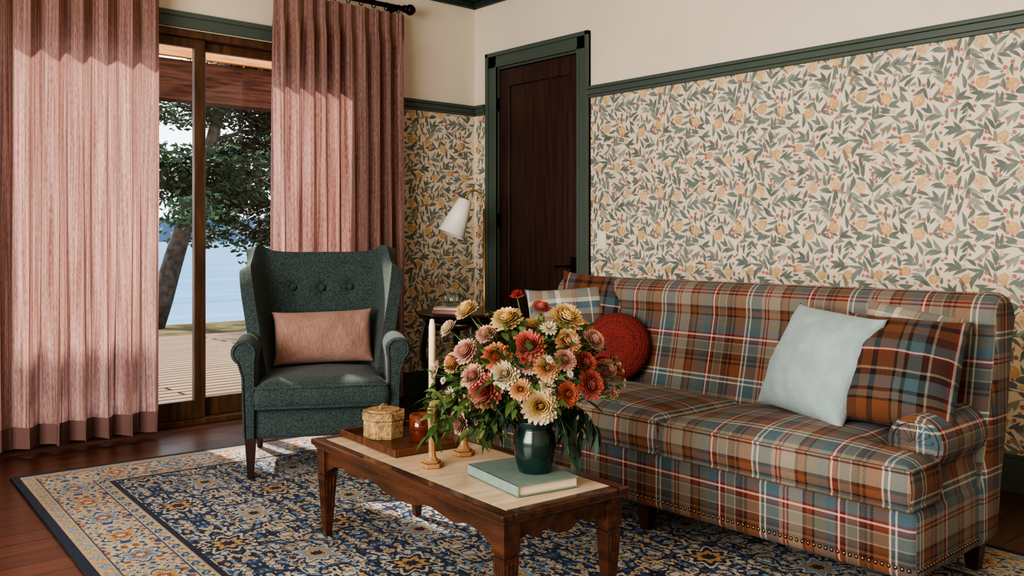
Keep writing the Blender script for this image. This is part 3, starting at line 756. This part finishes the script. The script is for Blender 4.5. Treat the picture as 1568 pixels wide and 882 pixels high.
b.prism(oc,0,.068,M['rattan'],'z'); b.prism([(x*1.06,y*1.06) for x,y in oc],.070,.098,M['rattan'],'z'); b.prism([(x*.8,y*.8) for x,y in oc],.098,.106,M['rattan'],'z')
b.tube([(-.02,0,.105),(-.015,0,.118),(0,0,.123),(.015,0,.118),(.02,0,.105)],.004,M['rattan'],8)
b.build('rattan_box',loc=(-2.515,-2.545,TZ+.0105),rot=(0,0,R(10)),bevel=.006)
b=MB(); b.lathe([(.034,0),(.040,.006),(.042,.05),(.040,.10),(.037,.10),(.038,.055),(.036,.052),(.001,.052)],M['amber'],32,cap=False); b.lathe([(.034,0),(.001,0.0)],M['amber'],32,cap=False)
b.lathe([(.0015,.05),(.0015,.07)],M['wick'],6)
b.build('amber_candle_jar',loc=(-2.452,-2.70,TZ+.0105),smooth=True)
def candlestick(loc,hh,ch_):
    e=empty('candlestick',loc)
    b=MB(); hex_=[(.042*math.cos(R(30+60*i)),.042*math.sin(R(30+60*i))) for i in range(6)]
    b.prism(hex_,0,.014,M['candlewood'],'z'); b.prism([(x*.75,y*.75) for x,y in hex_],.014,.022,M['candlewood'],'z')
    b.build('base',e,bevel=.003)
    b=MB()
    b.lathe([(.024,.022),(.015,.035),(.012,.05),(.0135,hh*.5),(.017,hh*.82),(.020,hh*.9),(.015,hh*.93),(.020,hh*.965),(.020,hh),(.012,hh)],M['candlewood'],8); b.build('shaft',e)
    b=MB(); b.lathe([(.0118,hh-.002),(.0112,hh+ch_*.9),(.007,hh+ch_),(.001,hh+ch_+.001)],M['wax'],20); b.lathe([(.001,hh+ch_),(.001,hh+ch_+.012)],M['wick'],5); b.build('taper_candle',e,smooth=True)
candlestick((-2.625,-3.01,TZ),.245,.255)
candlestick((-2.44,-2.95,TZ),.20,.20)
e=empty('stacked_books',(-2.515,-3.345,TZ),(0,0,R(-10)))
def book(par,nm,w,l,z0,z1,rot,cm,dx=0,dy=0):
    b=MB(); mt=Matrix.Translation((dx,dy,0))@Matrix.Rotation(rot,4,'Z')
    b.box(-w/2,w/2,-l/2,l/2,z0,z0+.003,cm,mt); b.box(-w/2,w/2,-l/2,l/2,z1-.003,z1,cm,mt); b.box(-w/2,-w/2+.004,-l/2,l/2,z0,z1,cm,mt)
    b.box(-w/2+.004,w/2-.006,-l/2+.006,l/2-.006,z0+.003,z1-.003,M['pages'],mt); b.build(nm,par,bevel=.001)
book(e,'lower_book',.225,.315,.001,.034,R(0),M['book'])
# ------------------------------------------------------------------ bouquet
vx,vy,vz=-2.497,-3.385,TZ+.0355
e=empty('flower_vase',(vx,vy,vz))
b=MB(); b.lathe([(.046,0),(.052,.004),(.062,.04),(.068,.085),(.066,.115),(.058,.132),(.056,.142),(.066,.160),(.068,.165),(.062,.163),(.050,.142),(.054,.11),(.04,.02),(.001,.015)],M['vase'],40,cap=False); b.lathe([(.046,0),(.001,0)],M['vase'],40,cap=False)
b.build('vase',e,smooth=True)
rt=Vector((.75,-.661,0)); tw=Vector((-.661,-.75,0))
class CM:
    def __init__(s): s.V=[];s.F=[];s.C=[]
    def quadstrip(s,rows,cols):
        o=len(s.V); m=len(rows[0])
        for r_,c in zip(rows,cols):
            for p in r_: s.V.append(tuple(p)); s.C.append((c[0],c[1],c[2],1))
        for i in range(len(rows)-1):
            for k in range(m-1): s.F.append((o+i*m+k,o+i*m+k+1,o+(i+1)*m+k+1,o+(i+1)*m+k))
    def build(s,name,mat,parent):
        me=bpy.data.meshes.new(name); me.from_pydata(s.V,[],s.F); a=me.color_attributes.new('Col','FLOAT_COLOR','POINT')
        a.data.foreach_set('color',np.array(s.C,np.float32).ravel()); me.materials.append(mat)
        me.polygons.foreach_set('use_smooth',[True]*len(me.polygons))
        o=bpy.data.objects.new(name,me); COL.objects.link(o); o.parent=parent; return o
pet=CM(); lv=CM()
def petal(C,M3,az,el,L_,w_,c0,c1,cup=.3,r0=.0):
    rows=[];cols=[]
    d=Vector((math.cos(az),math.sin(az),0)); s_=Vector((-math.sin(az),math.cos(az),0)); up=Vector((0,0,1))
    for t,ww in ((0,.35),(.35,.85),(.7,1),(.92,.65),(1,.12)):
        e_=el+cup*t; p=d*(r0+L_*t*math.cos(e_))+up*(L_*t*math.sin(e_))
        row=[]
        for k in (-1,0,1):
            q=p+s_*(w_/2*ww*k)+up*(abs(k)*w_*.16*ww)
            row.append(C+M3@q)
        rows.append(row); cols.append([c0[i]*(1-t)+c1[i]*t for i in range(3)])
    pet.quadstrip(rows,cols)
def bloom(pos,nrm,rad,kind):
    nrm=nrm.normalized(); q=nrm.to_track_quat('Z','Y').to_matrix()
    K=dict(coral=((.42,.07,.06),(.66,.22,.18)),red=((.24,.018,.016),(.46,.07,.055)),yellow=((.70,.44,.12),(.78,.62,.34)),cream=((.72,.58,.32),(.78,.70,.54)),peach=((.72,.32,.13),(.78,.50,.28)),pink=((.62,.26,.21),(.74,.48,.39)),white=((.68,.60,.42),(.78,.72,.62)),orange=((.54,.12,.05),(.68,.25,.15)),ys=((.70,.45,.08),(.80,.72,.54)))
    c0,c1=K[kind]; big=rad>.03; ly=10 if big else 4
    for l in range(ly):
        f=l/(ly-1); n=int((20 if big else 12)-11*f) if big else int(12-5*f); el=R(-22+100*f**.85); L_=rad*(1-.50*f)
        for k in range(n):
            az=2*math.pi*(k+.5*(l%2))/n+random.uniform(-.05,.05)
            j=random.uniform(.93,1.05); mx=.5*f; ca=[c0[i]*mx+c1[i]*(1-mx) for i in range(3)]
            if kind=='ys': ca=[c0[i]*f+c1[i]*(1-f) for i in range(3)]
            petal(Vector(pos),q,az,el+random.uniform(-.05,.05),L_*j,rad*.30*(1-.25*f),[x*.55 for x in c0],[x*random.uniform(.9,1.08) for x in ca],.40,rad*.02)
fl=[(-.21,.92,.00,.038,'yellow'),(-.086,.895,.06,.046,'yellow'),(-.02,.825,.15,.048,'coral'),(.094,.90,.06,.052,'yellow'),(.094,.835,.14,.040,'peach'),(-.116,.79,.14,.044,'orange'),(-.15,.69,.15,.052,'coral'),(-.09,.742,.18,.043,'cream'),(.012,.65,.19,.052,'ys'),(.163,.705,.13,.044,'coral'),(.094,.68,.16,.036,'orange'),(.033,.762,.19,.038,'peach'),(-.21,.80,.08,.040,'pink'),(.18,.833,.05,.035,'pink'),(-.25,.762,.05,.034,'peach'),(-.31,.735,.0,.026,'white'),(-.055,.972,.02,.022,'red'),(-.23,.58,.08,.036,'pink'),(.23,.74,.02,.028,'pink'),(-.045,.70,.20,.032,'peach'),(-.185,.732,.14,.036,'pink'),(.085,.785,.18,.034,'pink'),(.02,.93,.0,.03,'coral'),(-.27,.86,-.05,.03,'cream'),(.0,.86,-.12,.04,'yellow'),(-.15,.85,.05,.032,'pink'),(.15,.77,.11,.034,'coral'),(.16,.85,-.12,.04,'peach'),(-.12,.82,-.18,.042,'coral'),(.08,.75,-.2,.04,'cream'),(-.2,.72,-.1,.04,'pink'),(.2,.68,-.08,.04,'coral'),(.03,.71,.19,.026,'cream'),(-.02,.77,.17,.03,'pink'),(-.26,.66,.06,.024,'white'),(.24,.67,.05,.022,'pink'),(.04,.875,.12,.026,'cream')]
sb_=MB()
for a,z,t,r,k in fl:
    t*=.85; p=rt*(a*1.02)+tw*t+Vector((0,0,z+.008-vz)); p=Vector(p)
    c_=rt*(-.02)+Vector((0,0,.68-vz)); nrm=(p-c_)+tw*.12+Vector((0,0,.05))
    bloom(p,nrm,r*1.14,k)
    s0=Vector((random.uniform(-.03,.03),random.uniform(-.03,.03),.12)); m_=s0.lerp(p,.55)+Vector((0,0,.03)); sb_.tube([s0,m_,p-nrm.normalized()*.004],.0022,M['stemg'],6)
def leaf(p,d,L_,w_,col,droop=.5,up=None):
    d=d.normalized(); s_=d.cross(Vector((0,0,1))); s_=s_.normalized() if s_.length>.01 else Vector((1,0,0))
    rr=Matrix.Rotation(random.uniform(-.9,.9),3,d); s_=rr@s_; n_=s_.cross(d)
    rows=[];cols=[]
    for t,ww in ((0,.1),(.2,.7),(.45,1),(.75,.7),(1,.05)):
        q=p+d*L_*t-Vector((0,0,1))*droop*L_*t*t
        rows.append([q-s_*w_/2*ww+n_*w_*.12*ww,q,q+s_*w_/2*ww+n_*w_*.12*ww]); f=random.uniform(.85,1.15); cols.append([x*f for x in col])
    lv.quadstrip(rows,cols)
greens=[(.055,.11,.035),(.08,.14,.045),(.12,.19,.07),(.035,.07,.03),(.18,.22,.08)]
for i in range(340):
    th=random.uniform(0,6.28); ph=random.uniform(-.35,1.2); rr=random.uniform(.55,1.02)
    d=Vector((math.cos(th)*math.cos(ph),math.sin(th)*math.cos(ph),math.sin(ph)))
    base=rt*(-.02)+Vector((0,0,.71-vz))+Vector((d.x*.25,d.y*.21,d.z*.19))*rr
    leaf(base,d+Vector((0,0,random.uniform(-.3,.5))),random.uniform(.035,.08),random.uniform(.012,.026),random.choice(greens),random.uniform(.1,.5))
for i in range(64):
    th=random.uniform(0,6.28); el=random.uniform(.05,1.3); d=Vector((math.cos(th)*math.cos(el),math.sin(th)*math.cos(el),math.sin(el)))
    s0=rt*(-.02)+Vector((0,0,.67-vz)); pts=[s0+Vector((d.x*.33,d.y*.28,d.z*.30))*t+Vector((0,0,-.03*t*t)) for t in (.3,.6,.85,1.03)]
    sb_.tube(pts,[.0016,.0013,.001,.0007],M['stemg'],5)
    for k in range(11):
        t=random.uniform(.6,1.02); p=s0+Vector((d.x*.33,d.y*.28,d.z*.30))*t+Vector((0,0,-.03*t*t))
        leaf(p,Vector((random.uniform(-1,1),random.uniform(-1,1),random.uniform(-.3,1))),random.uniform(.018,.038),random.uniform(.007,.013),random.choice(greens[1:]),.2)
    if i%3==0: bloom(pts[-1],d,.012,random.choice(['pink','white','red','peach']))
for (a,t0,zb) in ((.13,.02,.03),(.105,.06,.02),(.155,.0,.05),(.18,-.04,.08),(.12,-.03,.04),(.20,.0,.07),(-.12,.03,.12),(-.16,.0,.14),(-.14,.06,.10)):
    s0=Vector((0,0,.17)); p3=rt*a+tw*t0+Vector((0,0,zb+.05)); p1=rt*(a*.75)+tw*t0*.8+Vector((0,0,.27))
    pts=[(s0*(1-t)**2+p1*2*t*(1-t)+p3*t*t) for t in np.linspace(0,1,12)]
    sb_.tube(pts,.0016,M['stemg'],5)
    for q in pts[4:]:
        for k in range(2): leaf(q,Vector((random.uniform(-1,1),random.uniform(-1,1),-.9)),random.uniform(.05,.075),random.uniform(.013,.019),random.choice([(.04,.065,.045),(.065,.10,.07),(.03,.055,.03)]),.4)
for i in range(170):
    p=rt*random.uniform(-.33,-.08)+tw*random.uniform(-.04,.12)+Vector((0,0,random.uniform(.55,.70)-vz))
    leaf(p,Vector((random.uniform(-1,.4),random.uniform(-1,1),random.uniform(-.6,.5))),random.uniform(.04,.08),random.uniform(.012,.024),random.choice(greens),.4)
pet.build('blooms',M['petal'],e); lv.build('foliage',M['leafm'],e); sb_.build('stems',e,smooth=True)
# ------------------------------------------------------------------ side table + items
st=empty('side_table',(-.93,-1.04,0)); D=M['darkwood']
b=MB(); b.lathe([(.001,.655),(.25,.655),(.272,.66),(.275,.675),(.295,.682),(.30,.692),(.295,.70),(.001,.70)],D,56,cap=False); b.build('top',st,smooth=False,bevel=.001)
b=MB(); b.lathe([(.21,.60),(.225,.60),(.225,.656),(.21,.656)],D,40,cap=False)
for k in range(4):
    a=R(-40+90*k+12); d=Vector((math.cos(a),math.sin(a),0))
    pts=[]; rs=[]
    for t in np.linspace(0,1,14):
        r_=.225+.035*math.sin(math.pi*min(1,t*1.6))*(1 if t<.62 else 0)-.06*sm((t-.35)/.4)+.10*sm((t-.75)/.25)
        pts.append(d*r_+Vector((0,0,.64*(1-t)+.0145))); rs.append(.024-.012*t+(.004 if t>.95 else 0))
    b.tube(pts,rs,D,10)
b.lathe([(.001,.20),(.15,.20),(.155,.21),(.15,.22),(.001,.22)],D,32,cap=False)
b.build('legs',st,smooth=True)
e=empty('small_books',(-1.09,-1.12,.70),(0,0,R(25)))
book(e,'book_a',.14,.20,.001,.022,0,M['bookpink']); book(e,'book_b',.13,.19,.023,.040,R(8),M['white'])
b=MB(); b.lathe([(.03,0),(.034,.003),(.05,.03),(.052,.075),(.050,.075),(.048,.032),(.03,.006),(.001,.006)],M['cupglass'],32,cap=False); b.lathe([(.001,.007),(.028,.007),(.044,.03),(.001,.032)],M['stemg'],24,cap=False)
b.build('glass_votive',loc=(-1.09,-1.12,.741),smooth=True)
e=empty('floor_lamp',(-.40,-.60,0))
b=MB(); b.lathe([(.12,0),(.125,.008),(.12,.018),(.02,.024),(.012,.04),(.001,.04)],M['brass'],40,cap=True); b.build('base',e,smooth=True)
dl=Vector((-.80,.35,0)).normalized()
b=MB(); b.tube([(0,0,.02),(0,0,1.35)],.0085,M['brass'],12)
arc=[Vector((0,0,1.35))+dl*(.075-.075*math.cos(t))*1.0+Vector((0,0,.15*math.sin(t)+.0)) for t in np.linspace(0,math.pi*.82,16)]
b.tube(arc,.0075,M['brass'],10)
end=arc[-1]
b.lathe([(.012,-.015),(.016,-.01),(.016,.01),(.012,.015)],M['brass'],14,Matrix.Translation(end))
b.build('pole',e,smooth=True)
ax=(dl*.42+Vector((0,0,-1))).normalized()
mt=Matrix.Translation(end)@(-ax).to_track_quat('Z','Y').to_matrix().to_4x4()
b=MB(); b.lathe([(.001,0),(.045,0),(.05,-.006),(.098,-.265),(.095,-.265),(.047,-.010),(.001,-.004)],M['shade'],44,mt,cap=False); b.build('shade',e,smooth=True)
b=MB(); b.lathe([(.001,-.16),(.02,-.17),(.03,-.20),(.02,-.225),(.001,-.23)],M['white'],16,mt,cap=False); b.lathe([(.014,-.01),(.014,-.17)],M['brass'],12,mt); b.build('bulb',e,smooth=True)
# ------------------------------------------------------------------ outdoors
b=MB(); b.box(-9,6,.16,5.6,-.15,-.05,M['deck']); b.build('deck')
b=MB(); b.box(-9,6,3.0,3.22,2.48,2.86,M['beam']); b.build('porch_beam')
b=MB(); b.box(-9,6,2.92,2.99,2.875,3.10,M['soffit']); b.build('cedar_fascia')
b=MB(); b.add([(-40,5.6,-.1),(40,5.6,-.1),(40,8.2,-.16),(-40,8.2,-.16),(-40,9.4,-3),(40,9.4,-3)],[(0,1,2,3),(3,2,5,4)],M['grass']); b.build('shore_ground')
b=MB(); b.add([(-900,8.5,-2.4),(1500,8.5,-2.4),(1500,1500,-2.4),(-900,1500,-2.4)],[(0,1,2,3)],M['water']); b.build('lake')
V=[];Fc=[]
for i in range(121):
    x=-700+i*17; z=14+8*noise.noise(Vector((i*.11,0,0)))+3*noise.noise(Vector((i*.5,2,0))); V+=[(x,900,-3),(x,905,z+8)]
for i in range(120): Fc.append((2*i,2*i+2,2*i+3,2*i+1))
b=MB(); b.add(V,Fc,M['hill']); b.build('far_shore_hills')
def tree(name,base,h,seed,spread,lean,nl=9000,zlo=.35,br=34,rt_=.15):
    r=random.Random(seed); e=empty(name,base); b=MB()
    tr=[Vector((lean[0]*t**.8*h+.10*math.sin(t*5+seed),lean[1]*t*h,h*t)) for t in np.linspace(0,1,12)]
    b.tube(tr,[rt_*(1-.8*t)+.02 for t in np.linspace(0,1,12)],M['bark'],10)
    cl=[]
    for i in range(br):
        t=r.uniform(zlo,1); p=tr[int(t*11)]; a=r.uniform(0,6.28); l=spread*r.uniform(.3,1)*(1.15-.45*t)
        d=Vector((math.cos(a),math.sin(a),r.uniform(-.15,.25))); pts=[p,p+d*l*.5+Vector((0,0,.1)),p+d*l]
        b.tube(pts,[.045,.025,.01],M['bark'],6)
        for k in range(5): cl.append((p+d*l*r.uniform(.3,1.1)+Vector((r.uniform(-.3,.3),r.uniform(-.3,.3),r.uniform(-.12,.12))),r.uniform(.12,.24)))
    b.build('trunk',e,smooth=True)
    q=CM()
    per=nl//len(cl)
    for c,s_ in cl:
        for k in range(per):
            o=Vector((r.gauss(0,1)*s_,r.gauss(0,1)*s_,r.gauss(0,.5)*s_)); p=c+o; d=Vector((r.gauss(0,1),r.gauss(0,1),r.gauss(0,.6))).normalized(); L_=r.uniform(.06,.12); s2=d.orthogonal().normalized()*L_*.3
            f=r.uniform(.5,1.6); col=(.022*f,.048*f,.020*f)
            q.quadstrip([[p-s2*.3,p+s2*.3],[p+d*L_*.5-s2,p+d*L_*.5+s2],[p+d*L_-s2*.2,p+d*L_+s2*.2]],[col]*3)
    q.build('leaves',M['treeleaf'],e)
tree('madrona_tree',(.30,7.7,-.15),4.4,4,1.7,(.26,.05),12500,.42,34,.15)
tree('madrona_tree',(2.7,7.9,-.15),5.0,9,1.6,(-.08,.05),13000,.22,40,.11)
# ------------------------------------------------------------------ lights
w=bpy.data.worlds.new('World'); S.world=w; w.use_nodes=True
bg=w.node_tree.nodes['Background']; bg.inputs[0].default_value=(.80,.90,1,1); bg.inputs[1].default_value=2.5
def light(name,kind,loc,rot,energy,color,**k):
    l=bpy.data.lights.new(name,kind); l.energy=energy; l.color=color
    for a,v in k.items(): setattr(l,a,v)
    o=bpy.data.objects.new(name,l); COL.objects.link(o); o.location=loc; o.rotation_euler=rot; return o
sun=light('sun','SUN',(0,0,5),(0,0,0),7.5,(1,.88,.74),angle=R(1.5))
sun.rotation_euler=Vector((.06,-.76,-.64)).to_track_quat('-Z','Y').to_euler()
light('side_fill_light','AREA',(XL+.05,-4.1,1.6),(0,R(-90),0),225,(1,.93,.84),shape='RECTANGLE',size=2.0,size_y=3.4)  # added fill lamp at the unseen window, standing in for its daylight
light('ceiling_fill_light','AREA',(-3.4,-4.6,3.0),(0,0,0),8,(1,.82,.62),shape='DISK',size=1.2)  # added overhead fill lamp, out of view, no real fixture behind it
# ------------------------------------------------------------------ camera
cam=bpy.data.cameras.new('Camera'); co=bpy.data.objects.new('Camera',cam); COL.objects.link(co); S.camera=co
cam.sensor_width=36; cam.lens=36*1371/1568; cam.shift_y=-(441-365)/1568
co.location=(-4.434,-5.474,1.16); co.rotation_euler=(R(90),0,-math.atan2(.661,.75))
cam.clip_end=3000
S.view_settings.view_transform='AgX'
try: S.view_settings.look='AgX - High Contrast'
except Exception as ex: print(ex)
S.view_settings.exposure=.35
